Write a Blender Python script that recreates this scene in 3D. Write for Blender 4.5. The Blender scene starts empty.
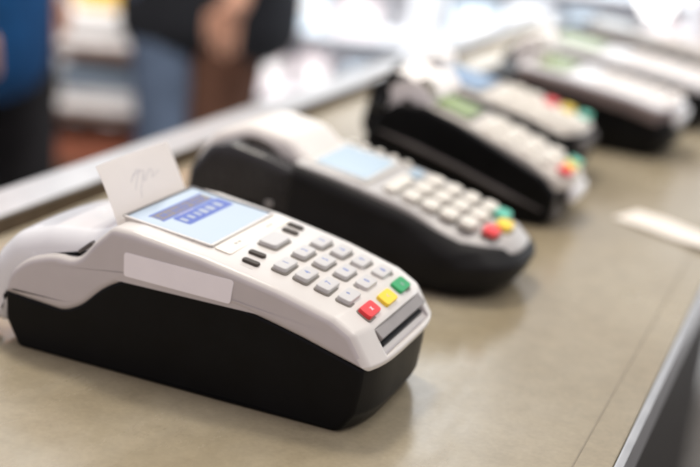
import bpy, bmesh, math, random
from mathutils import Vector, Matrix
from mathutils.geometry import tessellate_polygon
random.seed(7)
S = bpy.context.scene
COL = S.collection
MM = 0.001

# ------------------------------------------------------------------ materials
def new_mat(name):
    m = bpy.data.materials.new(name); m.use_nodes = True
    nt = m.node_tree
    return m, nt, nt.nodes['Principled BSDF']

def noise(nt, scale, detail=3, rough=.55, coords='Object', stretch=None):
    tc = nt.nodes.new('ShaderNodeTexCoord')
    n = nt.nodes.new('ShaderNodeTexNoise')
    n.inputs['Scale'].default_value = scale; n.inputs['Detail'].default_value = detail
    n.inputs['Roughness'].default_value = rough
    if stretch:
        mp = nt.nodes.new('ShaderNodeMapping'); mp.inputs['Scale'].default_value = stretch
        nt.links.new(tc.outputs[coords], mp.inputs['Vector']); nt.links.new(mp.outputs['Vector'], n.inputs['Vector'])
    else:
        nt.links.new(tc.outputs[coords], n.inputs['Vector'])
    return n

def plastic(name, col, rough=.4, var=.06, bump=.03, scale=60, metallic=0, coat=0, bscale=900, spec=.5):
    m, nt, b = new_mat(name)
    n = noise(nt, scale)
    cr = nt.nodes.new('ShaderNodeValToRGB')
    c0 = [max(0, c*(1-var)) for c in col]; c1 = [min(1, c*(1+var)) for c in col]
    cr.color_ramp.elements[0].color = (*c0, 1); cr.color_ramp.elements[1].color = (*c1, 1)
    cr.color_ramp.elements[0].position = .3; cr.color_ramp.elements[1].position = .7
    nt.links.new(n.outputs['Fac'], cr.inputs['Fac']); nt.links.new(cr.outputs['Color'], b.inputs['Base Color'])
    mr = nt.nodes.new('ShaderNodeMapRange')
    mr.inputs['To Min'].default_value = max(.02, rough-.07); mr.inputs['To Max'].default_value = rough+.07
    nt.links.new(n.outputs['Fac'], mr.inputs['Value']); nt.links.new(mr.outputs['Result'], b.inputs['Roughness'])
    b.inputs['Metallic'].default_value = metallic
    b.inputs['Coat Weight'].default_value = coat
    b.inputs['Specular IOR Level'].default_value = spec
    if bump:
        n2 = noise(nt, bscale, 2)
        bp = nt.nodes.new('ShaderNodeBump'); bp.inputs['Strength'].default_value = bump
        bp.inputs['Distance'].default_value = .0004
        nt.links.new(n2.outputs['Fac'], bp.inputs['Height']); nt.links.new(bp.outputs['Normal'], b.inputs['Normal'])
    return m

def emitter(name, col, strength):
    m, nt, b = new_mat(name)
    b.inputs['Base Color'].default_value = (*[c*.1 for c in col], 1)
    b.inputs['Emission Color'].default_value = (*col, 1)
    b.inputs['Emission Strength'].default_value = strength
    return m

M = {}
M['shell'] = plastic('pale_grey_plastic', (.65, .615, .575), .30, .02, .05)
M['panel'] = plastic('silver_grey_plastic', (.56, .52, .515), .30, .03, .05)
M['lid'] = plastic('white_plastic', (.80, .80, .81), .25, .02, .02)
M['black'] = plastic('black_plastic', (.0028, .003, .0035), .40, .25, .10, spec=.15)
M['rubber'] = plastic('black_rubber', (.006, .0055, .0055), .55, .25, .2, spec=.25)
M['gloss_black'] = plastic('gloss_black', (.02, .019, .02), .26, .2, .02, spec=.45)
M['dark_grey'] = plastic('dark_grey_plastic', (.10, .09, .085), .4, .1, .08)
M['slot'] = plastic('slot_grey_plastic', (.24, .22, .21), .32, .12, .1)
M['groove'] = plastic('dark_brown_plastic', (.045, .034, .024), .6, .1, .02)
M['key'] = plastic('grey_key_rubber', (.56, .545, .53), .42, .03, .05)
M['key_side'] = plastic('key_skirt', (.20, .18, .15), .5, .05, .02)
M['ivory'] = plastic('ivory_key_rubber', (.74, .70, .62), .4, .03, .05)
M['red'] = plastic('red_key_rubber', (.80, .035, .04), .35, .05, .03)
M['yellow'] = plastic('yellow_key_rubber', (.88, .62, .03), .35, .05, .03)
M['green'] = plastic('green_key_rubber', (.02, .33, .11), .35, .05, .03)
M['green_pale'] = plastic('pale_green_key', (.10, .50, .36), .35, .05, .03)
M['print'] = plastic('blue_key_print', (.12, .20, .55), .5, .05, 0)
M['print_grey'] = plastic('grey_print', (.42, .40, .36), .5, .05, 0)
M['sticker'] = plastic('paper_sticker', (.95, .91, .93), .5, .02, .02)
M['strip'] = plastic('cream_strip', (.82, .76, .66), .35, .02, .02)
M['paper'] = plastic('thermal_paper', (.88, .85, .82), .6, .02, .06)
def thin(m, fac):
    nt = m.node_tree; o = nt.nodes['Material Output']; p = nt.nodes['Principled BSDF']
    t = nt.nodes.new('ShaderNodeBsdfTranslucent'); t.inputs['Color'].default_value = (.96, .93, .90, 1)
    x = nt.nodes.new('ShaderNodeMixShader'); x.inputs['Fac'].default_value = fac
    nt.links.new(p.outputs[0], x.inputs[1]); nt.links.new(t.outputs[0], x.inputs[2]); nt.links.new(x.outputs[0], o.inputs['Surface'])
thin(M['paper'], .6)
M['cream'] = plastic('cream_paper', (.76, .70, .62), .6, .02, .06)
M['ink'] = plastic('ink_grey', (.46, .46, .50), .6, .05, 0)
M['silver'] = plastic('silver_plastic', (.46, .44, .42), .3, .05, .05)
M['bezel'] = plastic('warm_grey_plastic', (.60, .56, .50), .36, .04, .05)
M['bronze'] = plastic('brown_grey_plastic', (.17, .135, .13), .33, .1, .05)
M['steel'] = plastic('brushed_steel', (.47, .465, .465), .34, .06, .1, metallic=.75)
M['warm_lid'] = plastic('warm_white_lid', (.74, .70, .655), .45, .03, .05)
M['joint'] = plastic('counter_joint', (.20, .165, .11), .5, .2, .1)
M['upstand'] = plastic('brown_upstand', (.16, .115, .07), .5, .15, .1)
M['mat_rubber'] = plastic('mat_rubber', (.022, .016, .010), .6, .2, .2)
M['white_paint'] = plastic('white_paint', (.82, .83, .85), .45, .03, .05)
def screen_mat(name, a, b2, strength, rough=.16):
    m, nt, b = new_mat(name)
    n = noise(nt, 22, 1)
    cr = nt.nodes.new('ShaderNodeValToRGB')
    cr.color_ramp.elements[0].color = (*a, 1); cr.color_ramp.elements[1].color = (*b2, 1)
    nt.links.new(n.outputs['Fac'], cr.inputs['Fac'])
    nt.links.new(cr.outputs['Color'], b.inputs['Emission Color'])
    b.inputs['Base Color'].default_value = (.06, .07, .08, 1)
    b.inputs['Emission Strength'].default_value = strength
    b.inputs['Roughness'].default_value = rough; b.inputs['Specular IOR Level'].default_value = .3
    return m
M['screen'] = screen_mat('lit_screen', (.52, .68, .86), (.70, .76, .86), .52)
M['screen_pale'] = screen_mat('pale_lit_screen', (.47, .64, .76), (.62, .74, .84), .66)
M['screen_green'] = screen_mat('green_lcd', (.28, .38, .07), (.40, .50, .12), .7)
M['screen_grey'] = screen_mat('grey_lcd', (.30, .31, .30), (.38, .39, .36), .7)
M['screen_blue'] = screen_mat('blue_lcd', (.16, .27, .50), (.30, .45, .55), .8)
M['menu_blue'] = emitter('menu_blue', (.12, .21, .80), .5)
M['menu_white'] = emitter('menu_white', (.70, .78, .95), .5)
M['menu_tan'] = emitter('menu_tan', (.50, .42, .38), .35)

# stone-topped counter: warm taupe, mottled, worn gloss
def counter_mat():
    m, nt, b = new_mat('polished_concrete')
    n1 = noise(nt, 7, 6, .62, stretch=(1, .6, 1)); n2 = noise(nt, 90, 5, .7); n3 = noise(nt, 420, 3, .6)
    cr = nt.nodes.new('ShaderNodeValToRGB')
    e = cr.color_ramp.elements
    e[0].position = .28; e[0].color = (.270, .218, .136, 1)
    e[1].position = .74; e[1].color = (.385, .335, .245, 1)
    k = e.new(.52); k.color = (.325, .275, .186, 1)
    nt.links.new(n1.outputs['Fac'], cr.inputs['Fac'])
    mx = nt.nodes.new('ShaderNodeMixRGB'); mx.blend_type = 'OVERLAY'; mx.inputs['Fac'].default_value = .22
    nt.links.new(cr.outputs['Color'], mx.inputs['Color1']); nt.links.new(n2.outputs['Fac'], mx.inputs['Color2'])
    mx2 = nt.nodes.new('ShaderNodeMixRGB'); mx2.blend_type = 'OVERLAY'; mx2.inputs['Fac'].default_value = .15
    nt.links.new(mx.outputs['Color'], mx2.inputs['Color1']); nt.links.new(n3.outputs['Fac'], mx2.inputs['Color2'])
    nt.links.new(mx2.outputs['Color'], b.inputs['Base Color'])
    mr = nt.nodes.new('ShaderNodeMapRange')
    mr.inputs['From Min'].default_value = .3; mr.inputs['From Max'].default_value = .7
    mr.inputs['To Min'].default_value = .11; mr.inputs['To Max'].default_value = .24
    nt.links.new(n1.outputs['Fac'], mr.inputs['Value']); nt.links.new(mr.outputs['Result'], b.inputs['Roughness'])
    n4 = noise(nt, 26, 6, .7, stretch=(1, .35, 1)); n5 = noise(nt, 3.2, 3, .5)
    r4 = nt.nodes.new('ShaderNodeMapRange'); r4.inputs['From Min'].default_value = .45; r4.inputs['From Max'].default_value = .75; r4.inputs['To Max'].default_value = .16
    nt.links.new(n4.outputs['Fac'], r4.inputs['Value'])
    r5 = nt.nodes.new('ShaderNodeMapRange'); r5.inputs['From Min'].default_value = .35; r5.inputs['From Max'].default_value = .65; r5.inputs['To Min'].default_value = -.05; r5.inputs['To Max'].default_value = .05
    nt.links.new(n5.outputs['Fac'], r5.inputs['Value'])
    a1 = nt.nodes.new('ShaderNodeMath'); nt.links.new(mr.outputs['Result'], a1.inputs[0]); nt.links.new(r4.outputs['Result'], a1.inputs[1])
    a2 = nt.nodes.new('ShaderNodeMath'); nt.links.new(a1.outputs[0], a2.inputs[0]); nt.links.new(r5.outputs['Result'], a2.inputs[1])
    nt.links.new(a2.outputs[0], b.inputs['Roughness'])
    mx3 = nt.nodes.new('ShaderNodeMixRGB'); mx3.blend_type = 'OVERLAY'; mx3.inputs['Fac'].default_value = .35
    nt.links.new(mx2.outputs['Color'], mx3.inputs['Color1']); nt.links.new(n5.outputs['Fac'], mx3.inputs['Color2']); nt.links.new(mx3.outputs['Color'], b.inputs['Base Color'])
    bp = nt.nodes.new('ShaderNodeBump'); bp.inputs['Strength'].default_value = .12; bp.inputs['Distance'].default_value = .0004
    nt.links.new(n2.outputs['Fac'], bp.inputs['Height']); nt.links.new(bp.outputs['Normal'], b.inputs['Normal'])
    b.inputs['Specular IOR Level'].default_value = .5
    return m
M['counter'] = counter_mat()
def fabric(name, col, rough=.9, scale=25, var=.3):
    return plastic(name, col, rough, var, .3, scale, bscale=500, spec=.2)

# ------------------------------------------------------------------ mesh helpers (millimetres)
def finish(name, bm, mat, parent=None, angle=32, loc=None, wn=True):
    bmesh.ops.recalc_face_normals(bm, faces=bm.faces[:])
    for v in bm.verts: v.co *= MM
    for e in bm.edges:
        e.smooth = not (len(e.link_faces) == 2 and e.calc_face_angle(0) > math.radians(angle))
    for f in bm.faces: f.smooth = True
    me = bpy.data.meshes.new(name); bm.to_mesh(me); bm.free()
    mats = mat if isinstance(mat, (list, tuple)) else [mat]
    for q in mats: me.materials.append(q)
    o = bpy.data.objects.new(name, me); COL.objects.link(o)
    if parent: o.parent = parent
    if loc: o.location = loc
    if wn:
        w = o.modifiers.new('wn', 'WEIGHTED_NORMAL'); w.keep_sharp = True
    return o

def thing(name, label, cat, loc=(0, 0, 0), rz=0, group=None):
    o = bpy.data.objects.new(name, None); COL.objects.link(o); o.empty_display_size = .02
    o.location = loc; o.rotation_euler = (0, 0, rz)
    o['label'] = label; o['category'] = cat
    if group: o['group'] = group
    return o

def tag(o, label, cat, group=None):
    o['label'] = label; o['category'] = cat
    if group: o['group'] = group
    return o

def struct(o): o['kind'] = 'structure'; return o

def fillet(pts, seg=5, maxlen=7):
    """closed polygon [(x,z,r)] -> rounded, evenly subdivided list of (x,z)"""
    n = len(pts); out = []
    for i in range(n):
        a = Vector(pts[i-1][:2]); p = Vector(pts[i][:2]); c = Vector(pts[(i+1) % n][:2]); r = pts[i][2] if len(pts[i]) > 2 else 0
        u = (a-p); v = (c-p); lu, lv = u.length, v.length; u.normalize(); v.normalize()
        ang = u.angle(v)
        if r <= 0 or ang > math.radians(176): out.append(p); continue
        t = min(r/math.tan(ang/2), .48*lu, .48*lv)
        s, e = p+u*t, p+v*t
        for k in range(seg+1):
            w = k/seg
            out.append(s*(1-w)**2 + p*2*w*(1-w) + e*w*w)
    res = []
    for i in range(len(out)):
        a, b = out[i], out[(i+1) % len(out)]
        d = (b-a).length
        if d < .02: continue
        k = max(1, int(math.ceil(d/maxlen)))
        for j in range(k): res.append(a.lerp(b, j/k))
    return res

def inset(P, d):
    if d == 0: return P
    n = len(P)
    area = sum(P[i].x*P[(i+1) % n].y-P[(i+1) % n].x*P[i].y for i in range(n))
    sg = 1 if area > 0 else -1
    out = []
    for i in range(n):
        t1 = (P[i]-P[i-1]).normalized(); t2 = (P[(i+1) % n]-P[i]).normalized()
        n1 = Vector((-t1.y, t1.x))*sg; n2 = Vector((-t2.y, t2.x))*sg
        m = n1+n2
        m = m/max(.5, m.length_squared/2) if m.length > 1e-6 else n1
        out.append(P[i]+m*d)
    for it in range(60):
        bad = False
        for i in range(n):
            j = (i+1) % n
            if (out[j]-out[i]).dot(P[j]-P[i]) < -1e-9:
                q = (out[i]+out[j])/2; out[i] = q.copy(); out[j] = q.copy(); bad = True
                a, c = out[i-1], out[(j+1) % n]
        if not bad: break
    for i in range(n):      # keep coincident points a hair apart along the outline
        j = (i+1) % n
        if (out[j]-out[i]).length < 1e-4: out[j] = out[j]+(P[j]-P[i])*.01
    return out

def slab(profile, y0, y1, b=3, deform=None, ny=10, seg=4, b1=None):
    """side profile (x,z) swept across the width with rounded rims"""
    bm = bmesh.new(); b1 = b if b1 is None else b1
    st = []
    for k in range(seg+1):
        a = math.pi/2*k/seg; st.append((y0+b*(1-math.cos(a)), b*(1-math.sin(a))))
    for k in range(1, ny): st.append((y0+b+(y1-b1-y0-b)*k/ny, 0))
    for k in range(seg+1):
        a = math.pi/2*(1-k/seg); st.append((y1-b1*(1-math.cos(a)), b1*(1-math.sin(a))))
    rings = []
    for y, d in st:
        P = inset(profile, d)
        rings.append([bm.verts.new((p.x, y, p.y)) for p in P])
    n = len(profile)
    for r0, r1 in zip(rings, rings[1:]):
        for i in range(n):
            bm.faces.new((r0[i], r0[(i+1) % n], r1[(i+1) % n], r1[i]))
    tris = tessellate_polygon([[Vector((p.x, p.y, 0)) for p in profile]])
    for a, c, d in tris:
        for rg in (rings[0], rings[-1]):
            try: bm.faces.new((rg[a], rg[c], rg[d]))
            except ValueError: pass
    if deform:
        for v in bm.verts: v.co = Vector(deform(*v.co))
    return bm

def box(bm, c, s, r=0, seg=2, rot=None):
    g = bmesh.ops.create_cube(bm, size=1)
    vs = g['verts']
    for v in vs: v.co = Vector((v.co.x*s[0], v.co.y*s[1], v.co.z*s[2]))
    if r > 0:
        es = list({e for v in vs for e in v.link_edges})
        g2 = bmesh.ops.bevel(bm, geom=es+vs, offset=r, segments=seg, profile=.5, affect='EDGES')
        vs = list({v for f in g2['faces'] for v in f.verts} | {v for v in vs if v.is_valid})
    mt = Matrix.Translation(Vector(c)) @ (rot.to_4x4() if rot else Matrix.Identity(4))
    for v in vs: v.co = mt @ v.co
    return vs

def plate(pts, h, r=1.5, seg=4, bev=.4):
    """rounded flat plate in the xy plane, z 0..h, pts CCW"""
    P = fillet([(x, y, r) for x, y in pts], seg, 1e9)
    bm = bmesh.new(); L = [(0, 0), (h-bev, 0), (h-bev*.3, bev*.3), (h, bev)]
    rings = [[bm.verts.new((p.x, p.y, z)) for p in inset(P, d)] for z, d in L]
    n = len(P)
    for a, c in zip(rings, rings[1:]):
        for i in range(n): bm.faces.new((a[i], a[(i+1) % n], c[(i+1) % n], c[i]))
    bm.faces.new(rings[-1]); bm.faces.new(rings[0][::-1])
    return bm

def xform(bm, M4):
    for v in bm.verts: v.co = M4 @ v.co
    return bm

def rect(sx, sy): return [(-sx/2, -sy/2), (sx/2, -sy/2), (sx/2, sy/2), (-sx/2, sy/2)]

def tube(bm, pts, r, seg=8, taper=None):
    rings = []
    for i, p in enumerate(pts):
        p = Vector(p); t = (Vector(pts[min(i+1, len(pts)-1)])-Vector(pts[max(i-1, 0)])).normalized()
        a = t.orthogonal().normalized(); 
        if rings and True:
            a = (pa - t*pa.dot(t)).normalized()
        pa = a; bb = t.cross(a)
        rr = r*(taper[i] if taper else 1)
        rings.append([bm.verts.new(p+(a*math.cos(2*math.pi*k/seg)+bb*math.sin(2*math.pi*k/seg))*rr) for k in range(seg)])
    for A, B in zip(rings, rings[1:]):
        for k in range(seg): bm.faces.new((A[k], A[(k+1) % seg], B[(k+1) % seg], B[k]))
    bm.faces.new(rings[0][::-1]); bm.faces.new(rings[-1])

def sheet(grid, th=.12):
    """grid[i][j] of points -> thin solid sheet"""
    bm = bmesh.new(); ni, nj = len(grid), len(grid[0])
    V = [[bm.verts.new(p) for p in row] for row in grid]
    fs = [bm.faces.new((V[i][j], V[i+1][j], V[i+1][j+1], V[i][j+1])) for i in range(ni-1) for j in range(nj-1)]
    bm.normal_update()
    bmesh.ops.solidify(bm, geom=fs, thickness=th)
    return bm

def text_bm(body, size, depth=.06):
    cu = bpy.data.curves.new('t', 'FONT'); cu.body = body; cu.size = size; cu.align_x = 'CENTER'; cu.align_y = 'CENTER'
    cu.extrude = depth; cu.resolution_u = 2
    o = bpy.data.objects.new('t', cu); COL.objects.link(o)
    dg = bpy.context.evaluated_depsgraph_get()
    me = bpy.data.meshes.new_from_object(o.evaluated_get(dg))
    bm = bmesh.new(); bm.from_mesh(me)
    bpy.data.objects.remove(o); bpy.data.curves.remove(cu); bpy.data.meshes.remove(me)
    return bm

# frame on a sloped face: local x runs down the slope (towards the front), y across, z out of the face
def face_frame(x, y, z, slope):
    a = math.atan(slope)
    return Matrix.Translation((x, y, z)) @ Matrix.Rotation(a, 4, 'Y')

TEXT_ROT = Matrix.Rotation(math.radians(90), 4, 'Z')   # text reads for someone at the front end

def key(parent, x, y, zfun, mat, sx=6.6, sy=13.5, h=2.2, glyph=None, gm='print', name='key', r=1.8, skirt=True, gsize=4.2):
    z = zfun(x, y); sl = (zfun(x-2, y)-zfun(x+2, y))/4
    F = face_frame(x, y, z-.3, sl)
    bm = plate(rect(sx, sy), h, r, 4, .55)
    xform(bm, F)
    bm.faces.ensure_lookup_table()
    k = finish(name, bm, M[mat], parent, 40)
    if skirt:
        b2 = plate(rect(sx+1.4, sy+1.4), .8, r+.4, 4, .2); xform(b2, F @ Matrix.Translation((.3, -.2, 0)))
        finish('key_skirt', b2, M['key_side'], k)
    if glyph:
        t = text_bm(glyph, gsize); xform(t, F @ Matrix.Translation((0, 0, h+.02)) @ TEXT_ROT)
        finish('key_print', t, M[gm], k, wn=False)
    return k

DIG = [['1', '2', '3'], ['4', '5', '6'], ['7', '8', '9'], ['*', '0', '#']]

# ------------------------------------------------------------------ nearest terminal
def sm(a, b, x):
    t = max(0, min(1, (x-a)/(b-a))); return t*t*(3-2*t)

def build_terminal_one():
    W = 84
    ZS = 1.03
    t = thing('card_terminal', 'nearest card terminal, pale grey over black, with a blue menu on its lit screen', 'card terminal', (0, 0, 0), 0, 'card terminals in a row on the counter')
    def bow(x, y, z):
        u = (y-W/2)/(W/2)
        x2 = x - 5*abs(u)**4*sm(135, 186, x) + 1.5*sm(150, 186, x)
        top = sm(35, 52, z)*sm(50, 70, x)
        z2 = z + (.6+1.4*sm(98, 128, x))*(1-u*u)*top
        # sides pull in slightly towards the front
        y2 = W/2+(y-W/2)*(1-.02*sm(110, 186, x))
        return (x2, y2, z2)
    upper = fillet([(5, 24.2, 1), (37, 22.0, 14), (46, 26.0, 40), (60, 39.5, 60), (77, 45.8, 80), (121, 43.7, 160), (155, 36.7, 160), (186, 29, 2.5),
                    (186.5, 31.5, 1.5), (178, 43.5, 6), (168, 48.5, 10), (140, 55, 40), (104, 61.5, 40), (70, 65.5, 16), (60, 65.5, 6),
                    (51, 57, 20), (43, 47.0, 20), (31, 47.5, 30), (16, 42.5, 30), (7, 34, 20)], 5, 5)
    bm = slab(upper, 0, W, 3.4, bow, 14, 5)
    shell = finish('top_shell', bm, M['shell'], t, 50)
    # card slot cut into the front
    cut = bmesh.new()
    box(cut, (0, 0, 0), (11, 56, 8.6), 1.2, 2, Matrix.Rotation(math.radians(38), 3, 'Y'))
    c = finish('cutter', cut, M['slot'], None)
    c.location = (183.5*MM, 43.5*MM, 38.6*MM)
    bo = shell.modifiers.new('b', 'BOOLEAN'); bo.object = c; bo.operation = 'DIFFERENCE'; bo.solver = 'EXACT'
    shell.modifiers.move(len(shell.modifiers)-1, 0)
    dg = bpy.context.evaluated_depsgraph_get()
    me = bpy.data.meshes.new_from_object(shell.evaluated_get(dg))
    shell.modifiers.clear(); shell.data = me
    bpy.data.objects.remove(c)
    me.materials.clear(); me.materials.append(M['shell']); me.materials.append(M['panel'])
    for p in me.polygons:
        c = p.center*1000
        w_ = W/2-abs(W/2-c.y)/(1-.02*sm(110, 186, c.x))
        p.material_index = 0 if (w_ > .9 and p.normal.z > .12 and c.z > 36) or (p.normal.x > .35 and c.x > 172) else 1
    # slot lining and the thin dark mouth
    b = bmesh.new(); box(b, (178.8, 43.5, 37.4), (5.5, 55.2, 9.4), .8, 2, Matrix.Rotation(math.radians(38), 3, 'Y'))
    sl = finish('card_slot', b, M['slot'], t)
    b = bmesh.new(); box(b, (181.8, 43.5, 35.4), (3, 50, 2.0), .4, 2, Matrix.Rotation(math.radians(20), 3, 'Y'))
    finish('slot_mouth', b, M['black'], sl)
    b = bmesh.new()
    tube(b, [(180.8, 42, 40.5), (182.2, 42, 38.5)], .5, 6); tube(b, [(180.7, 40.6, 40.3), (180.7, 43.6, 40.5)], .45, 6)
    finish('slot_mark', b, M['dark_grey'], sl)
    # black base
    def bowb(x, y, z):
        u = (y-W/2)/(W/2)
        k = 1-sm(0, 24, z)
        x2 = x - (5+3*k)*abs(u)**4*sm(130, 186, x) + 1.2*sm(150, 186, x)
        y2 = W/2+(y-W/2)*(1-.02*sm(110, 186, x)-.01*k)
        return (x2, y2, z)
    base = fillet([(13, 0, 4), (179, 0, 7), (184, 9, 6), (184.6, 30.0, 2), (155, 37.5, 160), (121, 44.5, 160), (77, 46.6, 80), (59.5, 40.4, 60),
                   (45.5, 27.0, 40), (37, 23.0, 14), (5.6, 25.2, 1), (6, 12, 6)], 5, 5)
    bm = slab(base, .5, W-.5, 1.6, bowb, 12, 4)
    bs = finish('base', bm, M['black'], t, 50)
    # moulded recess lines, feet and the hatch on the near side
    for fx, fy in ((26, 14), (26, 70), (162, 18), (162, 66)):
        b = bmesh.new(); bmesh.ops.create_cone(b, segments=20, radius1=5, radius2=5, depth=1.2, cap_ends=True)
        for v in b.verts: v.co += Vector((fx, fy, -.1))
        finish('foot', b, M['rubber'], bs)
    # white paper-roll lid behind
    lid = fillet([(-4, 6, 3), (-9, 22, 12), (-6.5, 38, 16), (5, 50, 18), (24, 56, 18), (42, 58, 12), (55, 61, 4), (57, 48, 5), (42, 34, 6), (12, 18, 6), (3, 6, 3)], 6, 5)
    def lidd(x, y, z):
        u = (y-42)/36
        return (x, y, z+1.5*(1-u*u)*sm(20, 50, z))
    bm = slab(lid, 4, W-3, 10, lidd, 10, 7)
    l = finish('paper_lid', bm, M['lid'], t, 50)
    b = bmesh.new(); box(b, (45, 5.5, 52.5), (9, 4, 1.8), .6, 2, Matrix.Rotation(math.radians(-40), 3, 'Y'))
    finish('lid_catch', b, M['dark_grey'], l)
    b = bmesh.new()
    box(b, (-10.5, 16, 16), (3, 9, 8), .8, 2, Matrix.Rotation(math.radians(12), 3, 'Y'))
    box(b, (-9, 14, 7), (5, 7, 4), .8, 2)
    finish('lid_hinge', b, M['silver'], l)
    # top-face height
    pts = [(58, 65.5), (70, 65.3), (104, 61.3), (140, 54.9), (168, 48.0), (178, 43.5)]
    def zf(x, y):
        for (a, za), (c2, zc) in zip(pts, pts[1:]):
            if x <= c2: break
        z = za+(zc-za)*(x-a)/(c2-a); u = (y-W/2)/(W/2)
        return z+(.6+1.4*sm(98, 128, x))*(1-u*u)*sm(35, 52, z)
    # screen recess: rim, lcd and menu
    sx0, sx1, sy0, sy1 = 59, 101, 15, 74
    zc = zf(80, 42); sl_ = (zf(64, 42)-zf(97, 42))/33
    FR = face_frame(80, 44.5, zc, sl_)
    b = plate(rect(45, 63), 1.7, 3.0, 5, .5); xform(b, FR @ Matrix.Translation((0, 0, -1.7)))
    rim = finish('screen_rim', b, M['bezel'], t)
    b = plate(rect(42.5, 60), .5, 2.0, 4, .1); xform(b, FR @ Matrix.Translation((0, 0, -.2)))
    lcd = finish('screen', b, M['screen'], t)
    # bevelled frame pieces make the display sit in a shallow tray; the dark two paint its shadow
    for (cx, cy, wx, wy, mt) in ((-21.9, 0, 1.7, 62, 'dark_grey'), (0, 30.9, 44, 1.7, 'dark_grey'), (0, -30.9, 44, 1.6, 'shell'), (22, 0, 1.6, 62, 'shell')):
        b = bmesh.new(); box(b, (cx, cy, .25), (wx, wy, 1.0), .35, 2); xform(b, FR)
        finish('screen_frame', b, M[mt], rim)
    # menu: one heading line and a selected line
    b = bmesh.new(); box(b, (-10.8, 1.5, .33), (6.6, 47, .1), 0); xform(b, FR)
    finish('menu_heading', b, M['menu_tan'], lcd)
    b = bmesh.new()
    for cx in (-14.3, -7.4): box(b, (cx, 1.5, .36), (1.1, 48, .1), 0)
    xx = -20
    rnd = random.Random(3)
    y = -21
    while y < 22:
        w = rnd.uniform(1.4, 3.0); box(b, (-10.8+rnd.uniform(-.3, .3), y, .40), (rnd.choice((3.6, 4.6, 2.8)), w*.55, .1), 0); y += w+rnd.choice((.6, .9, 2.2))
    xform(b, FR); finish('menu_lines', b, M['menu_blue'], lcd)
    b = plate(rect(9.2, 43), .12, 1.5, 4, .03); xform(b, FR @ Matrix.Translation((-1.6, 5.5, .31)))
    sel = finish('menu_selection', b, M['menu_blue'], lcd)
    b = bmesh.new(); y = -13
    while y < 24:
        w = rnd.uniform(2.0, 4.4); box(b, (-1.6, y, .49), (rnd.choice((4.6, 3.8)), w, .1), 0); y += w+rnd.choice((1.6, 2.2, 3.2))
    xform(b, FR); finish('menu_words', b, M['menu_white'], sel)
    # cream strip under the display
    FS = face_frame(107.5, 44, zf(107.5, 44)-.2, .16)
    b = plate(rect(8.2, 62), .6, 1.4, 4, .15); xform(b, FS)
    st = finish('legend_strip', b, M['strip'], t)
    b = bmesh.new()
    for yy in (-18, -14.5, 14, 17.5): box(b, (0, yy, .66), (1.3, 2.2, .06), 0)
    xform(b, FS); finish('strip_print', b, M['print_grey'], st)
    # function keys
    for x, y in ((121.3, 13.5), (119.6, 23.0), (117.6, 61.5), (116.0, 71)):
        key(t, x, y, zf, 'groove', 8.0, 3.8, 1.7, name='function_key', r=1.5, skirt=False)
    key(t, 121.5, 8.6, zf, 'print_grey', 7, 1.1, .5, name='indicator', r=.5, skirt=False)
    key(t, 118.5, 42.3, zf, 'key', 9.0, 16.5, 2.6, name='navigation_key', r=2.2)
    # number keys
    for r_ in range(4):
        for c_ in range(3):
            key(t, 133.4+r_*10.15, 22.2+c_*19.6, zf, 'key', 6.5, 13.6, 2.7, DIG[r_][c_])
    for c_, (mm_, g) in enumerate((('red', 'x'), ('yellow', '<'), ('green', 'o'))):
        k = key(t, 174.0-.7*abs(c_-1), 22.6+c_*19.0, zf, mm_, 6.6, 13.0, 2.7, g, 'ink' if c_ else 'sticker')
        k['label'] = {'red': 'red cancel key', 'yellow': 'yellow correction key', 'green': 'green enter key'}[mm_]
    # sticker on the near side
    P = [(68, 44.6), (120.5, 44.6+.2), (121, 54.2), (67.5, 55.2)]
    P = [(67.5, 45.6), (119.5, 44.6), (120.5, 55.0), (67.0, 56.2)]
    b = plate(P, .35, 1.6, 4, .08)
    xform(b, Matrix.Translation((0, .15, 0)) @ Matrix.Rotation(math.radians(90), 4, 'X'))
    finish('side_sticker', b, M['sticker'], t)
    t.scale = (1, 1, ZS)
    return t

t1 = build_terminal_one()

# receipt standing up out of the nearest terminal
def receipt_one():
    W = 63; H = 29; grid = []
    for i in range(17):
        a = i/16; row = []
        ang = math.radians(8+38*a)
        for j in range(9):
            w = j/8
            s = a*H*(1.0-.0*w)
            x = -s*math.sin(math.radians(24)) - 2.2*a*a - 1.2*math.sin(math.pi*w)*a
            z = s*math.cos(math.radians(24)) - 1.5*a*a
            row.append((x, (w-.5)*W + 1.5*a, z))
        grid.append(row)
    b = sheet(grid, .12)
    o = finish('receipt', b, M['paper'], None, 60, (55.5*MM, 44.5*MM, 63.5*MM))
    tag(o, 'short white receipt with a faint pen scribble, standing up out of the nearest terminal', 'receipt')
    # scribble lies along the sheet
    def at(a, w):
        s = a*H; x = -s*math.sin(math.radians(24)) - 2.2*a*a - 1.2*math.sin(math.pi*w)*a
        z = s*math.cos(math.radians(24)) - 1.5*a*a
        return Vector((x+.25, (w-.5)*W+1.5*a, z+.17))
    b = bmesh.new()
    st = [[(.42, .36), (.50, .39), (.60, .44), (.68, .50), (.66, .40), (.56, .34), (.60, .36), (.72, .47), (.66, .55), (.50, .50)],
          [(.28, .40), (.38, .42), (.50, .47), (.62, .53)],
          [(.50, .52), (.60, .58), (.66, .64), (.60, .66), (.52, .62), (.56, .70), (.60, .74)]]
    for l in st:
        P = []
        for (a, c), (d, e) in zip(l, l[1:]):
            for k in range(3): P.append(at(a+(d-a)*k/3, c+(e-c)*k/3))
        P.append(at(*l[-1])); tube(b, P, .11, 5)
    finish('pen_scribble', b, M['ink'], o, 60, None, False)
    return o
receipt_one()

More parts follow.
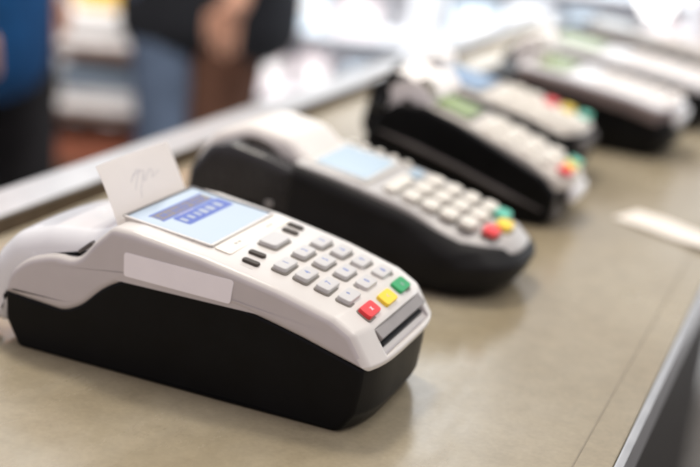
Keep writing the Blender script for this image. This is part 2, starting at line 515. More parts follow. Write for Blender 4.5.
# ------------------------------------------------------------------ second terminal
def build_terminal_two():
    W = 84
    t = thing('card_terminal', 'second card terminal with thick black rubber sides, glossy black back and round ivory keys', 'card terminal', (-2*MM, 190*MM, 0), 0, 'card terminals in a row on the counter')
    def rnd(x, y, z):
        u = (y-W/2)/(W/2); k = 1-sm(0, 22, z)
        x2 = x - (24)*abs(u)**3.6*sm(125, 190, x) - 5*k*sm(150, 190, x)
        bul = 2.5*math.sin(math.pi*min(1, max(0, z/34)))*sm(55, 70, x)
        y2 = W/2+(y-W/2)*(1-.03*k) + (bul if u > 0 else -bul)*abs(u)**2
        return (x2, y2, z)
    prof = fillet([(56, 0, 3), (186, 0, 11), (195, 10, 8), (196, 21, 6), (187, 29.5, 6), (160, 36, 20), (120, 46, 30), (85, 54, 20), (58, 59, 6), (55, 40, 2)], 5, 5)
    skirt = finish('rubber_sleeve', slab(prof, 0, W, 8, rnd, 14, 6), M['rubber'], t, 55)
    prof = fillet([(-4, 2, 4), (62, 0, 1), (62, 56, 4), (30, 63, 12), (8, 60, 16), (-6, 44, 12), (-8, 20, 6)], 5, 5)
    def bk(x, y, z):
        k = 1-sm(0, 24, z)
        return (x, W/2+(y-W/2)*(1-.06*k), z)
    # low grey chassis, black side wings
    prof_c = fillet([(-10, 1, 3), (60, 1, 1), (60, 32, 1), (-8, 26, 3)], 3, 6)
    ch = finish('chassis', slab(prof_c, 4, W-4, 2, None, 6, 3), M['silver'], t, 50)
    b = bmesh.new()
    for x in (2, 14, 24, 38, 48): box(b, (x, 3.6, 17), (4.5, 1.4, 7), .5, 1)
    finish('port', b, M['dark_grey'], ch)
    prof_w = fillet([(-2, 13, 4), (6, 27, 6), (40, 27, 6), (62, 24, 1), (63, 55, 3), (44, 60, 14), (22, 64, 12), (8, 60, 14), (-4, 44, 12), (-6, 24, 6)], 5, 5)
    wing = finish('side_cover', slab(prof_w, -1, 17, 5, None, 4, 5), M['gloss_black'], t, 50)
    wing2 = finish('side_cover', slab(prof_w, W-12, W, 4, None, 4, 5), M['gloss_black'], t, 50)
    b = bmesh.new(); box(b, (50, -1.2, 33), (4, 1.4, 3), .5, 1); finish('latch', b, M['silver'], wing)
    # cream lid dome over the roll
    prof_l = fillet([(-8, 24, 4), (-10, 44, 12), (2, 64, 18), (26, 73, 22), (52, 69, 18), (68, 57, 4), (62, 50, 2), (20, 40, 3)], 6, 5)
    ld = finish('roll_lid', slab(prof_l, 15, W-10, 7, None, 8, 6), M['warm_lid'], t, 50)
    b = bmesh.new()
    tube(b, [(8+44*k/12, 15.3, 55+9*math.sin(math.pi*k/12)) for k in range(13)], 2.0, 8, [.2+.8*math.sin(math.pi*k/12) for k in range(13)])
    finish('lid_gap_shade', b, M['groove'], ld)  # dark bead paints in the shadow between lid and side cover
    # face plate
    pts = [(60, 59), (85, 55.5), (120, 48.5), (160, 38.6), (190, 31.5), (199, 28)]
    def zf(x, y):
        for (a, za), (c2, zc) in zip(pts, pts[1:]):
            if x <= c2: break
        return za+(zc-za)*(x-a)/(c2-a)
    prof_f = fillet([(60, 52, 1), (85, 50, 9), (120, 43, 9), (160, 33, 9), (188, 23, 3), (193, 26, 3), (186, 32.2, 8), (160, 38.6, 20), (120, 48.5, 20), (85, 55.5, 20), (61, 59, 1.5)], 4, 5)
    def rf(x, y, z):
        u = (y-W/2)/(W/2-5)
        return (x-24*abs(u)**3.2*sm(125, 190, x), y, z)
    fp = finish('face_plate', slab(prof_f, 5, W-5, 1.6, rf, 12, 3), M['silver'], t, 50)
    # screen
    FR = face_frame(84, 42, zf(84, 42), .15)
    b = plate(rect(40, 60), 1.2, 3, 4, .4); xform(b, FR @ Matrix.Translation((0, 0, -.5)))
    fr = finish('screen_rim', b, M['bezel'], t)
    b = plate(rect(33, 50), .5, 2, 4, .1); xform(b, FR @ Matrix.Translation((1, -1, .75)))
    finish('screen', b, M['screen_pale'], t)
    for i in range(5):
        key(t, 68+i*9.2, 76, zf, 'ivory', 4.6, 5.0, 2.2, name='side_key', r=2)
    # keypad
    XR = 175.5; P_ = 11.6
    key(t, XR-5.15*P_, 31, zf, 'ivory', 7.5, 34, 3.2, name='function_key', r=3.4)
    key(t, XR-5.15*P_, 62, zf, 'screen_pale', 7.0, 12, 3.0, name='function_key', r=3.0)
    for r_ in range(4):
        for c_ in range(3):
            key(t, XR-(4.1-r_)*P_, 20.5+c_*20.5, zf, 'ivory', 9.0, 15.5, 3.8, DIG[r_][c_], 'print_grey', r=4.2)
    for c_ in range(3):
        k = key(t, XR+(0, 2.5, -3.5)[c_], (24, 42.5, 59)[c_], zf, ('red', 'yellow', 'green_pale')[c_], 9.0, 14.5, 3.8, r=4.2)
        k['label'] = ('red cancel key', 'yellow correction key', 'green enter key')[c_]
    return t
build_terminal_two()

# ------------------------------------------------------------------ generic wedge terminals further along
def wedge(loc, rz, label, L=205, W=76, zt=62, ze=30, shell='bezel', base='black', rim=None, screen='screen_green', keys='ivory', colkeys='row', lip='silver',
          curve=8, base_frac=.55, roll=None, name_keys=True, keyx0=.60, scr=(.30, .50)):
    t = thing('card_terminal', label, 'card terminal', loc, rz, 'card terminals in a row on the counter')
    tz = lambda x: zt+(ze-zt)*max(0, (x-.2*L)/(.8*L))**1.15
    def rnd(x, y, z):
        u = (y-W/2)/(W/2); k = 1-sm(0, 20, z)
        return (x-14*abs(u)**3*sm(.72*L, L, x)-5*k*sm(.8*L, L, x), W/2+(y-W/2)*(1-.07*k), z)
    xs = [0, .2, .35, .5, .65, .8, .93, 1]
    top = [(x*L, tz(x*L)-base_frac*16*(1 if x < 1 else .8), 6) for x in xs]
    base_p = [(4, 0, 4), (L*.96, 0, 6)] + [(L, 12, 5)] + top[::-1][0:1] + top[::-1][1:-1] + [(2, tz(0)-10, 12), (-5, 20, 8)]
    bs = finish('base', slab(fillet(base_p, 4, 6), 0, W, 4, rnd, 10, 4), M[base], t, 50)
    up = [(x*L*.985+1, tz(x*L), 6) for x in xs[1:]]
    lo = [(x*L*.985+1, tz(x*L)-base_frac*16-1.5, 2) for x in xs[1:]]
    sh = finish('top_shell', slab(fillet(lo+up[::-1], 4, 6), 1.5, W-1.5, 3, rnd, 10, 4), M[shell], t, 50)
    if rim:
        lo2 = [(x*L-1, tz(x*L)-base_frac*16-5, 2) for x in xs[1:]]; up2 = [(x*L, tz(x*L)-3.2, 3) for x in xs[1:]]
        finish('rim_band', slab(fillet(lo2+up2[::-1], 4, 6), -1.2, W+1.2, 3, rnd, 10, 4), M[rim], t, 50)
    zf = lambda x, y: tz(x)
    xm = L*(scr[0]+scr[1])/2; FR = face_frame(xm, W/2, tz(xm), (tz(xm-10)-tz(xm+10))/20)
    b = plate(rect(L*(scr[1]-scr[0])+6, W-14), 1.6, 3, 4, .4); xform(b, FR @ Matrix.Translation((0, 0, -.6)))
    finish('screen_rim', b, M['dark_grey'], t)
    b = plate(rect(L*(scr[1]-scr[0]), W-24), .5, 2, 4, .1); xform(b, FR @ Matrix.Translation((0, 0, .95)))
    finish('screen', b, M[screen], t)
    px = L*(.93-keyx0)/4
    for r_ in range(5):
        for c_ in range(3):
            mt = keys
            if colkeys == 'row' and r_ == 4: mt = ('red', 'yellow', 'green_pale')[c_]
            if colkeys == 'side' and c_ == 2 and r_ >= 2: mt = ('red', 'yellow', 'green_pale')[r_-2]
            x = L*keyx0+r_*px; y = W/2+(c_-1)*W*.26 + (0 if not (colkeys == 'side' and c_ == 2) else 3)
            big = mt in ('red', 'yellow', 'green_pale')
            key(t, x, y, zf, mt, px*.68, W*(.2 if not big else .22), 2.6, r=2, skirt=False)
    b = bmesh.new(); box(b, (L-4, W/2, ze-12), (10, W*.62, 11), 3, 3)
    finish('card_slot', b, M[lip], t)
    return t

# third: sits deep in a tall black cradle
t3 = wedge((46*MM, 373*MM, 5*MM), 0, 'third terminal with a green display, light face sunk in a tall black cradle', L=139, W=60, zt=63, ze=28, shell='bezel', screen='screen_green', keys='ivory', lip='lid', scr=(.18, .42), keyx0=.53)
def cradle():
    W = 74; o = (0, 366*MM, 0)
    t = thing('terminal_cradle', 'tall black plastic cradle holding the third terminal, arched over a white paper roll', 'cradle', o)
    ang = 0
    prof = fillet([(46, 0, 5), (168, 0, 6), (174, 6, 5), (176, 24, 6), (166, 34, 8), (130, 49, 30), (100, 61, 30), (76, 68, 20), (58, 67, 10), (43, 56, 12), (36, 38, 12), (38, 12, 8)], 5, 6)
    w1 = finish('side_wall', slab(prof, 0, 7, 3, None, 2, 4), M['black'], t, 50)
    w2 = finish('side_wall', slab(prof, W-7, W, 3, None, 2, 4), M['black'], t, 50)
    b = bmesh.new(); tube(b, [(46, -.5, 46), (72, -.8, 40), (105, -.8, 31), (140, -.6, 20), (168, -.3, 12)], 1.9, 8, [.3, 1, 1, 1, .3])
    finish('highlight_ridge', b, M['dark_grey'], w1)  # greyer than the wall: the ridge's highlight is put into its colour
    b = bmesh.new(); box(b, (108, W/2, 4), (124, W-13, 7), 2, 2); finish('floor_plate', b, M['black'], t)
    b = bmesh.new(); tube(b, [(44, 3+ (W-6)*k/12, 60+24*math.sin(math.pi*k/12)) for k in range(13)], 4.6, 10)
    finish('arch', b, M['black'], t, 60)
    b = bmesh.new(); box(b, (172, W/2, 14), (7, W-16, 24), 3, 3); finish('front_stop', b, M['dark_grey'], t)
    return t
cradle()

M['roll_paper'] = plastic('roll_paper', (.90, .86, .82), .6, .02, .06)
def paper_roll(loc, r, w, label, tilt=0, mat='roll_paper', rz=0):
    bm = bmesh.new()
    n = 40; R_ = [(0, r*.3), (0, r*.96), (.6, r), (w-.6, r), (w, r*.96), (w, r*.3)]
    rings = [[bm.verts.new((math.cos(2*math.pi*k/n)*q, y, math.sin(2*math.pi*k/n)*q+r)) for k in range(n)] for y, q in R_]
    rings.append(rings[0])
    for A, B in zip(rings, rings[1:]):
        for k in range(n): bm.faces.new((A[k], A[(k+1) % n], B[(k+1) % n], B[k]))
    o = finish('paper_roll', bm, M[mat], None, 40, loc); o.rotation_euler = (0, 0, rz)
    tail = []
    for i in range(14):
        a = i/13
        tail.append([(r*.2+20*a*(r/20), y, r*1.99+5*math.sin(a*math.pi*.9)-9*a*a) for y in (1, w*.35, w*.7, w-1)])
    finish('paper_tail', sheet(tail, .15), M[mat], o, 60)
    return tag(o, label, 'paper roll', 'paper rolls in the terminals')
paper_roll((62*MM, 377*MM, 46*MM), 18, 52, 'white paper roll with a lifted tail at the back of the third terminal')

t4 = wedge((-8*MM, 486*MM, 0), math.radians(-1), 'fourth terminal, blue display, dark rim, coloured keys down its far side', L=171, W=82, zt=68, ze=42, shell='bezel', rim='black', screen='screen_blue', keys='ivory', colkeys='side', lip='dark_grey', scr=(.26, .50))
t5 = wedge((34*MM, 642*MM, 0), math.radians(-2), 'fifth terminal, white top above a brown band and deep black base, pale green display', L=178, W=86, zt=64, ze=46, shell='lid', rim='bronze', screen='screen_green', keys='paper', colkeys='none', lip='lid', base_frac=.7, scr=(.28, .42))
t6 = wedge((14*MM, 800*MM, 0), math.radians(-2), 'sixth terminal, all white with a green display, behind the one with the brown band', L=212, W=86, zt=64, ze=46, shell='lid', rim=None, screen='screen_green', keys='paper', colkeys='none', lip='lid', scr=(.2, .42))
t7 = wedge((14*MM, 985*MM, 0), math.radians(-2), 'farthest terminal, grey and white, last one along the counter', L=212, W=86, zt=64, ze=46, shell='silver', rim=None, screen='screen_grey', keys='paper', colkeys='none', lip='lid', scr=(.2, .42))
paper_roll((30*MM, 505*MM, 54*MM), 12, 40, 'small white paper roll on the back of the fourth terminal, beside the blue display')
paper_roll((72*MM, 668*MM, 55*MM), 14, 50, 'white paper roll at the back of the fifth terminal, above its brown band')

# receipt lying on the counter
def flat_receipt():
    P0, P1, P2, P3 = Vector((213, 443, 0)), Vector((300, 424, 0)), Vector((296, 388, 0)), Vector((207, 425, 0))
    P0, P1, P2, P3 = Vector((218, 462, 0)), Vector((292, 418, 0)), Vector((281, 384, 0)), Vector((206, 428, 0))
    g = []
    for i in range(15):
        a = i/14; row = []
        for j in range(5):
            c = j/4; p = P0.lerp(P1, a).lerp(P3.lerp(P2, a), c)
            row.append((p.x, p.y, .5+2.2*a*a+1.2*math.sin(a*5)**2*(1-c*.5)))
        g.append(row)
    o = finish('receipt', sheet(g, .15), M['cream'], None, 60)
    tag(o, 'loose blank strip of white receipt paper lying flat on the counter by its front edge', 'receipt')
flat_receipt()

def crumpled_receipt():
    g = []
    for i in range(19):
        a = i/18; row = []
        for j in range(9):
            c = j/8
            row.append((a*40, (c-.5)*(44-12*a)+4*a*a, 5+11*math.sin(a*2.6)+3*math.sin(c*5+a*4)*a+5*a*(c-.4)))
        g.append(row)
    o = finish('receipt', sheet(g, .15), M['roll_paper'], None, 60, (30*MM, 390*MM, 71*MM))
    tag(o, 'curled white slip lying over the back of the terminal in the black cradle', 'receipt')
crumpled_receipt()

# ------------------------------------------------------------------ counter
def counter():
    t = thing('service_counter', 'long taupe polished concrete counter with steel trim, carrying the row of card terminals', 'counter', (0, 0, 0))
    b = bmesh.new(); box(b, (96, 175, -10), (374, 2550, 20), 1.2, 2); finish('worktop', b, M['counter'], t, 60)
    b = bmesh.new(); box(b, (285.3, 175, -10.2), (4, 2550, 20.6), .8, 2); finish('front_edge', b, M['steel'], t)
    b = bmesh.new(); box(b, (-113, 175, -7), (29, 2550, 27), 1, 2); up = finish('upstand', b, M['upstand'], t)
    b = bmesh.new(); box(b, (-113, 175, 7.6), (33, 2554, 2.4), .8, 2); finish('steel_cap', b, M['steel'], up)
    b = bmesh.new(); box(b, (268, 175, .1), (.6, 2548, .25)); finish('inlay_line', b, M['joint'], t)
    b = bmesh.new(); box(b, (60, 175, -490), (330, 2500, 916), 4, 2); finish('cabinet', b, M['mat_rubber'], t)
    for k in range(3):
        b = bmesh.new(); box(b, (229, -740+720*k, -470), (8, 700, 820), 3, 2)
        d = finish('door', b, M['mat_rubber'], t)
        b = bmesh.new(); tube(b, [(236, -640+720*k, -110), (249, -640+720*k, -110), (249, -440+720*k, -110), (236, -440+720*k, -110)], 5, 8); finish('handle', b, M['steel'], d)
    return t
counter()

# ------------------------------------------------------------------ camera frame values (from the photograph)
CAM = Vector((0.343160, -0.464110, 0.240943))
R = Vector((0.9208608, 0.3767026, 0.1005513)); F = Vector((-0.3340217, 0.8952434, -0.2949047))

b = bmesh.new(); box(b, (955, 700, -943), (1590, 4400, 12), 4, 2)  # mat put in to darken the floor seen below the counter edge
tag(finish('darkening_mat', b, M['mat_rubber']), 'dark brown rubber mat added to darken the floor along the front of the counter', 'mat')
# floor and walls of the shop
def simple(name, c, s, mat, r=0, parent=None):
    b = bmesh.new(); box(b, c, s, r, 2); return finish(name, b, mat, parent)
M['floor'] = plastic('floor_tiles', (.36, .35, .34), .3, .12, .05, 3)
M['wall'] = plastic('painted_wall', (.66, .69, .72), .7, .03, .1, 4)
struct(simple('floor', (0, 3500, -970), (16000, 17000, 40), M['floor']))
struct(simple('wall', (-1000, 11000, 600), (14000, 200, 3200), M['wall']))

# lit shop-front windows at the far end
M['glow'] = emitter('daylight_glass', (.93, .97, 1.0), 2.6)
for i in range(6):
    t = thing('shop_window', ['first', 'second', 'third', 'fourth', 'fifth', 'sixth'][i]+' tall bright shop window from the left at the far end of the room', 'window', ((-5.9+1.9*i), 10.87, -.95))
    simple('pane', (0, 0, 1500), (1700, 12, 2700), M['glow'], 0, t)
    b = bmesh.new()
    for sx in (-880, 880): box(b, (sx, 0, 1500), (60, 60, 2820), 3, 1)
    for z in (120, 2880): box(b, (0, 0, z), (1700, 58, 60), 3, 1)
    finish('window_frame', b, M['white_paint'], t)

# ------------------------------------------------------------------ people beyond the counter
M['skin'] = plastic('skin', (.50, .27, .18), .5, .08, .1, 30)
M['denim'] = fabric('denim', (.085, .115, .17)); M['blue_cloth'] = fabric('blue_cloth', (.002, .038, .115)); M['dark_cloth'] = fabric('dark_cloth', (.012, .013, .016))
M['black_cloth'] = fabric('black_cloth', (.012, .011, .012)); M['brown_cloth'] = fabric('brown_cloth', (.085, .04, .025)); M['shoe'] = fabric('shoe_leather', (.03, .025, .02), .5)
M['hair'] = fabric('hair', (.03, .02, .013), .5)
def skin_mesh(name, chains, mat, parent, root=0, sub=2):
    """chains: list of lists of (x,y,z,rx,ry); first point may be an index into existing verts"""
    bm = bmesh.new(); lay = bm.verts.layers.skin.verify(); V = []
    for ch in chains:
        prev = None
        for p in ch:
            if isinstance(p, int): prev = V[p]; continue
            v = bm.verts.new(Vector(p[:3])); v[lay].radius = (p[3], p[4]); V.append(v)
            if prev: bm.edges.new((prev, v))
            prev = v
    V[root][lay].use_root = True
    me = bpy.data.meshes.new(name); bm.to_mesh(me); bm.free()
    o = bpy.data.objects.new(name, me); COL.objects.link(o)
    o.modifiers.new('skin', 'SKIN').use_smooth_shade = True
    s = o.modifiers.new('sub', 'SUBSURF'); s.levels = sub; s.render_levels = sub
    dg = bpy.context.evaluated_depsgraph_get(); dg.update()
    m2 = bpy.data.meshes.new_from_object(o.evaluated_get(dg)); o.modifiers.clear(); o.data = m2
    for p in m2.polygons: p.use_smooth = True
    m2.materials.clear(); m2.materials.append(mat); o.parent = parent
    return o
def person(loc, rz, label, coat, trousers, hem=.62, hand_fwd=.0, stride=.0, lift=0):
    t = thing('person', label, 'person', loc, rz)
    s = stride
    # body: +x is forward, +y the person's left
    ch = [[(0, 0, .95, .13, .16), (0, 0, 1.10, .11, .14), (0, 0, 1.28, .12, .17), (0, 0, 1.42, .09, .16), (.01, 0, 1.50, .055, .055), (.02, 0, 1.58, .075, .07), (.03, 0, 1.67, .095, .08), (.02, 0, 1.74, .075, .07)],
          [0, (s, .09, .85, .085, .085), (s*1.1+.02, .09, .48, .055, .055), (s*.9-.02, .09, .12, .04, .04), (s*.9-.02, .09, .05, .04, .045), (s*.9+.15, .10, .035, .03, .04)],
          [0, (-s, -.09, .85, .085, .085), (-s*.7+.02, -.09, .48, .055, .055), (-s*1.2-.03, -.09, .12, .04, .04), (-s*1.2-.03, -.09, .05, .04, .045), (-s*1.2+.14, -.10, .035, .03, .04)]]
    arms = []
    for sg in (1, -1):
        arms.append([3, (0, sg*.19, 1.40, .05, .05), (-.03, sg*.235, 1.12, .042, .042), (.06+hand_fwd, sg*.25, .88+lift, .028, .028), (.075+hand_fwd, sg*.25, .81+lift, .022, .040)])
    body = skin_mesh('body', ch+arms, M['skin'], t)
    for sg in (1, -1):   # fingers reach out of the palm
        for k in range(5):
            y = sg*.25; dx = (-.028+.018*k)
            L = (.05, .075, .085, .078, .06)[k]
            if k == 0: pts = [(.085+hand_fwd, y, .84+lift), (.118+hand_fwd, y-sg*.005, .80+lift), (.125+hand_fwd, y-sg*.01, .765+lift)]
            else: pts = [(.06+hand_fwd+dx+.018, y, .81+lift), (.063+hand_fwd+dx+.018, y-sg*.004, .81+lift-L*.55), (.058+hand_fwd+dx+.022, y-sg*.016, .81+lift-L)]
            b = bmesh.new(); tube(b, [Vector(p)*1000 for p in pts], 9.0, 8, [1, .95, .75]); finish('finger', b, M['skin'], body, 70, None, False)
    skin_mesh('trousers', [[(0, 0, .98, .14, .15), (0, 0, .88, .13, .145)], [1, (s, .09, .78, .09, .09), (s*1.1+.02, .09, .48, .072, .072), (s*.9-.02, .095, .10, .06, .06)],
                           [1, (-s, -.09, .78, .09, .09), (-s*.7+.02, -.09, .48, .072, .072), (-s*1.2-.03, -.095, .10, .062, .062)]], M[trousers], t)
    skin_mesh('coat', [[(0, 0, hem-.05, .165, .20), (0, 0, hem+.08, .165, .195), (0, 0, 1.02, .16, .185), (0, 0, 1.15, .14, .17), (0, 0, 1.32, .15, .195), (0, 0, 1.43, .10, .17), (.005, 0, 1.49, .075, .08)]] +
              [[5, (0, sg*.20, 1.41, .07, .07), (-.03, sg*.24, 1.12, .06, .06), (.05+hand_fwd, sg*.25, .90+lift, .045, .045)] for sg in (1, -1)], M[coat], t)
    for sg in (1, -1):
        fx = (s*.9-.02) if sg > 0 else (-s*1.2-.03)
        b = bmesh.new(); box(b, (fx*1000+55, sg*97, 40), (250, 88, 78), 28, 3); finish('shoe', b, M['shoe'], t)
    # face and hair
    b = bmesh.new(); bmesh.ops.create_uvsphere(b, u_segments=20, v_segments=12, radius=1)
    for v in b.verts:
        v.co = Vector((v.co.x*98-8, v.co.y*86, v.co.z*88+1700)); 
        if v.co.x > 40 and v.co.z < 1725: v.co.x = 40
    finish('hair', b, M['hair'], t, 70)
    for sg in (1, -1):
        b = bmesh.new(); bmesh.ops.create_uvsphere(b, u_segments=10, v_segments=8, radius=12)
        for v in b.verts: v.co += Vector((106, sg*31, 1668))
        finish('eye', b, M['lid'], body)
        b = bmesh.new(); box(b, (20, sg*80, 1655), (30, 14, 55), 6, 2); finish('ear', b, M['skin'], body)
    b = bmesh.new(); box(b, (120, 0, 1645), (26, 26, 42), 9, 2); finish('nose', b, M['skin'], body)
    b = bmesh.new(); box(b, (108, 0, 1612), (12, 48, 12), 5, 2); finish('mouth', b, M['red'], body)
    return t
person((-1.165, 1.475, -.95), math.radians(20), 'person at the left edge in a long bright blue coat and black trousers', 'blue_cloth', 'black_cloth', hem=.69, stride=.06)
person((-1.045, 2.095, -.95), math.radians(12), 'person in a dark jacket over faded blue jeans', 'dark_cloth', 'denim', hem=.71, stride=.03, hand_fwd=.16, lift=.22)
person((-.95, 2.13, -.95), math.radians(200), 'person in a long black coat and brown trousers with one bare hand hanging down', 'dark_cloth', 'brown_cloth', hem=.71, hand_fwd=-.10)

# ------------------------------------------------------------------ rack of goods between the people
AZ = math.radians(22.5)
M['c_white'] = fabric('white_cotton', (.80, .78, .76), var=.08); M['c_greyblue'] = fabric('grey_blue_cotton', (.22, .27, .33), var=.1)
M['c_yellow'] = fabric('yellow_card', (.70, .45, .10), .6, var=.08); M['c_orange'] = fabric('orange_plastic', (.34, .12, .07), .5, var=.1)
M['c_brown'] = fabric('brown_wicker', (.16, .09, .06), .8); M['c_mustard'] = fabric('mustard_cotton', (.48, .36, .14), var=.1)
M['c_pink'] = fabric('pink_card', (.62, .38, .36), .6, var=.05); M['c_palepink'] = fabric('pale_pink_card', (.74, .64, .64), .6, var=.05)
M['c_paleblue'] = fabric('pale_blue_card', (.58, .68, .76), .6, var=.05); M['c_green'] = fabric('pale_green_card', (.30, .50, .36), .6, var=.05)
RX, RY = -1.45, 2.36
def rl(x, y, z): return (RX+(x*math.cos(AZ)-y*math.sin(AZ)), RY+(x*math.sin(AZ)+y*math.cos(AZ)), z)
def rack():
    t = thing('display_rack', 'low dark rack of shelves piled with goods between the blue coat and the jeans', 'rack', rl(0, 0, -.95), AZ)
    for z in (150, 320, 455, 610):
        simple('shelf', (0, 0, z), (520, 300, 14), M['c_brown'], 2, t)
    for sx in (-1, 1):
        for sy in (-1, 1): simple('post', (sx*266, sy*140, 330), (18, 18, 660), M['dark_grey'], 2, t)
rack()
def folded(x, y, z, w, d, n, h, mat, label, cat='cloth pile', name='folded_cloth_stack'):
    b = bmesh.new(); r = random.Random(int(x*1000+z*977))
    for k in range(n):
        box(b, (r.uniform(-4, 4), r.uniform(-4, 4), h*(k+.5)), (w+r.uniform(-8, 8), d, h*.96), h*.4, 3)
    o = finish(name, b, M[mat], None, 50, rl(x, y, z)); o.rotation_euler = (0, 0, AZ+r.uniform(-.05, .05))
    return tag(o, label, cat)
def crate(x, y, z, w, d, h, mat, label, name='box', cat='box', goods=None):
    t = thing(name, label, cat, rl(x, y, z), AZ)
    b = bmesh.new()
    box(b, (0, 0, 4), (w, d, 8), 2)
    for s in (-1, 1):
        box(b, (s*(w/2-4), 0, h/2), (8, d, h), 2); box(b, (0, s*(d/2-4), h/2), (w-15, 8, h), 2)
    finish('shell', b, M[mat], t)
    if goods:
        b = bmesh.new(); r = random.Random(5)
        for i in range(14):
            bmesh.ops.create_uvsphere(b, u_segments=10, v_segments=7, radius=d*.13, matrix=Matrix.Translation((r.uniform(-.38, .38)*w, r.uniform(-.35, .35)*d, h*.86)))
        finish('contents', b, M[goods], t)
    return t
folded(0.0, -.03, -.333, 230, 200, 3, 30, 'c_white', 'pile of white folded cloths on the top shelf of the rack')
folded(.02, -.02, -.243, 150, 120, 1, 60, 'c_yellow', 'yellow package on the white cloths at the top of the rack', 'package', 'yellow_package')
folded(.06, -.03, -.488, 250, 210, 2, 28, 'c_white', 'white folded cloths on the second shelf of the rack')
folded(.06, -.03, -.432, 250, 210, 2, 26, 'c_greyblue', 'grey blue folded cloths lying on the white ones on the second shelf')
folded(-.17, -.03, -.488, 150, 200, 2, 32, 'c_mustard', 'mustard folded cloths at the left of the second shelf')
crate(.04, -.02, -.623, 330, 220, 62, 'c_orange', 'shallow orange crate of fruit on the third shelf of the rack', 'fruit_crate', 'crate', 'c_orange')
crate(.02, -.02, -.793, 360, 230, 90, 'c_brown', 'brown basket on the lowest shelf of the rack', 'wicker_basket', 'basket', 'c_mustard')

# ------------------------------------------------------------------ pale display cabinets at the back
def cabinet(loc, w, h, d, label, seed, cols, mat='white_paint'):
    d = 300
    t = thing('display_cabinet', label, 'cabinet', loc, AZ, 'pale display cabinets behind the counter')
    b = bmesh.new()
    box(b, (0, d/2-8, h/2), (w, 16, h), 3); box(b, (0, 0, h-10), (w, d-34, 20), 3)
    finish('carcass', b, M[mat], t)
    for s in (-1, 1): simple('side_panel', (s*(w/2-9), -9, h/2), (18, d-17, h-2), M[mat], 3, t)
    r = random.Random(seed); z = 60; k = 0
    while z < h-150:
        simple('shelf', (0, -10, z), (w-38, d-40, 16), M[mat], 2, t)
        k += 1; x = -w/2+60
        while x < w/2-100:
            bw = r.uniform(70, 150); bh = r.uniform(60, 150)
            c = thing('carton', '', 'carton', (0, 0, 0))
            p = Vector(((x+bw/2)*MM, -.05, (z+8.5)*MM)); p.rotate(Matrix.Rotation(AZ, 3, 'Z').to_euler())
            c.location = Vector(loc)+p; c.rotation_euler = (0, 0, AZ); c['group'] = 'pale cartons on the cabinet shelves'
            m = r.choice(cols)
            nm = {'white_paint': 'white', 'c_palepink': 'pale pink', 'c_paleblue': 'pale blue', 'c_pink': 'pink', 'c_green': 'green', 'c_white': 'off-white', 'c_yellow': 'yellow'}[m]
            c['label'] = '%s carton on shelf of %s' % (nm, label.split(',')[0])
            simple('carton_body', (0, 0, bh/2), (bw, d*.5, bh), M[m], 3, c)
            simple('carton_label', (0, -d*.25-1, bh*.55), (bw*.7, 1.2, bh*.4), M['c_white'], 0, c)
            x += bw+r.uniform(20, 70)
        z += 230
    return t
W3 = ['white_paint', 'white_paint', 'c_white', 'c_palepink', 'c_paleblue']
cabinet((-1.55, 3.75, -.95), 900, 1250, 420, 'tall white cabinet, directly right of the dark coat', 1, W3)
cabinet((-.66, 4.14, -.95), 900, 1250, 420, 'middle white cabinet, between two others', 2, W3)
cabinet((-.33, 4.85, -.95), 420, 1350, 400, 'narrow pink-brown cabinet, above the fourth terminal', 4, ['c_pink', 'c_palepink'], 'c_palepink')
cabinet((.35, 4.95, -.95), 900, 1250, 420, 'right-hand white cabinet, beside the round lamp', 3, ['white_paint', 'c_white', 'c_yellow', 'c_paleblue'])

# round lamp standing behind the terminals
M['bulb'] = emitter('lit_globe', (1, .98, .95), 4)
lt = thing('globe_lamp', 'brightly lit white globe lamp on a thin stand at upper right', 'lamp', (-.19, 3.14, -.936))
b = bmesh.new(); bmesh.ops.create_uvsphere(b, u_segments=32, v_segments=20, radius=42)
for v in b.verts: v.co.z += 825
finish('globe', b, M['bulb'], lt)
b = bmesh.new(); tube(b, [(0, 0, 8), (0, 0, 782)], 7, 10); finish('stand', b, M['white_paint'], lt)
b = bmesh.new(); bmesh.ops.create_cone(b, segments=32, radius1=130, radius2=120, depth=16, cap_ends=True)
for v in b.verts: v.co.z += 8
finish('foot', b, M['white_paint'], lt)

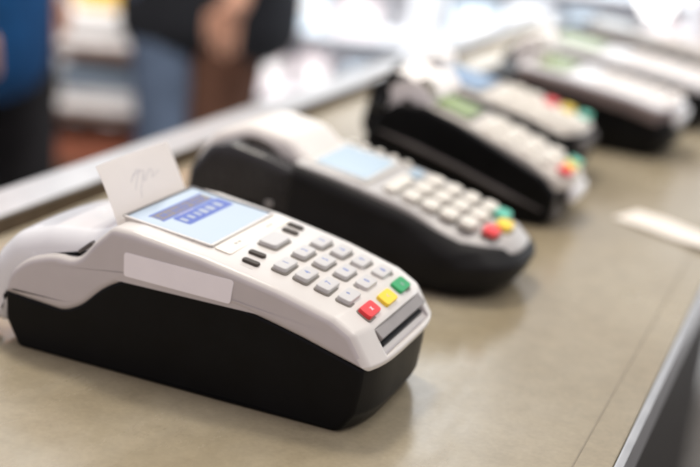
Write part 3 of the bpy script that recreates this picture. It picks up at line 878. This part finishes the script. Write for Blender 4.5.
# ------------------------------------------------------------------ light
w = bpy.data.worlds.new('World'); S.world = w; w.use_nodes = True
bg = w.node_tree.nodes['Background']; bg.inputs['Strength'].default_value = 1
nt = w.node_tree    # ambient, slightly brighter towards the windows (+y); fill added behind the camera
tc = nt.nodes.new('ShaderNodeTexCoord'); sx = nt.nodes.new('ShaderNodeSeparateXYZ'); nt.links.new(tc.outputs['Generated'], sx.inputs[0])
wr = nt.nodes.new('ShaderNodeValToRGB'); mr = nt.nodes.new('ShaderNodeMapRange'); mr.inputs['From Min'].default_value = -1
nt.links.new(sx.outputs['Y'], mr.inputs['Value']); nt.links.new(mr.outputs['Result'], wr.inputs['Fac'])
e = wr.color_ramp.elements; e[0].position = .15; e[0].color = (.56, .50, .53, 1); e[1].position = .8; e[1].color = (.60, .62, .66, 1)
nt.links.new(wr.outputs['Color'], bg.inputs['Color'])
def area(name, loc, target, size, energy, col, sy=None):
    l = bpy.data.lights.new(name, 'AREA'); l.energy = energy; l.size = size; l.color = col
    if sy: l.shape = 'RECTANGLE'; l.size_y = sy
    o = bpy.data.objects.new(name, l); COL.objects.link(o); o.location = loc
    o.rotation_euler = (Vector(target)-Vector(loc)).to_track_quat('-Z', 'Y').to_euler()
    return o
area('ceiling_and_fill_light', (-.30, .50, 1.5), (.1, .1, 0), .26, 11, (1, .92, .80))
area('ceiling_and_fill_light', (1.0, .15, 1.4), (.08, .06, 0), .35, 6, (1, .95, .90))  # added fill that brightens the face of the standing receipt
area('ceiling_and_fill_light', (.50, 1.15, 1.6), (.15, .4, 0), .26, 5, (1, .94, .85))
area('ceiling_and_fill_light', (-.5, 2.6, 1.3), (-.6, 3.9, -.5), 1.4, 125, (.94, .97, 1))  # added from the camera side to whiten the pale cabinets
area('ceiling_and_fill_light', (-1.0, 1.2, 1.2), (-1.5, 2.3, -.5), .8, 52, (1, .96, .92))  # extra lamp added to brighten the rack of goods
area('window_light', (-2.4, 5.6, 3.0), (.1, .3, 0), 2.6, 28, (.93, .97, 1), 1.4)

# ------------------------------------------------------------------ camera
cd = bpy.data.cameras.new('camera'); cam = bpy.data.objects.new('camera', cd); COL.objects.link(cam)
R.normalize(); F.normalize(); U = R.cross(F)
cam.matrix_world = Matrix(((R.x, U.x, -F.x, CAM.x), (R.y, U.y, -F.y, CAM.y), (R.z, U.z, -F.z, CAM.z), (0, 0, 0, 1)))
cd.sensor_width = 36; cd.lens = 66.652; cd.clip_start = .01; cd.clip_end = 100
cd.dof.use_dof = True; cd.dof.focus_distance = .535; cd.dof.aperture_fstop = 4.8; cd.dof.aperture_blades = 0
S.camera = cam
S.view_settings.view_transform = 'Standard'; S.view_settings.look = 'None'; S.view_settings.exposure = .22; S.view_settings.gamma = 1
S.cycles.filter_width = 2.7
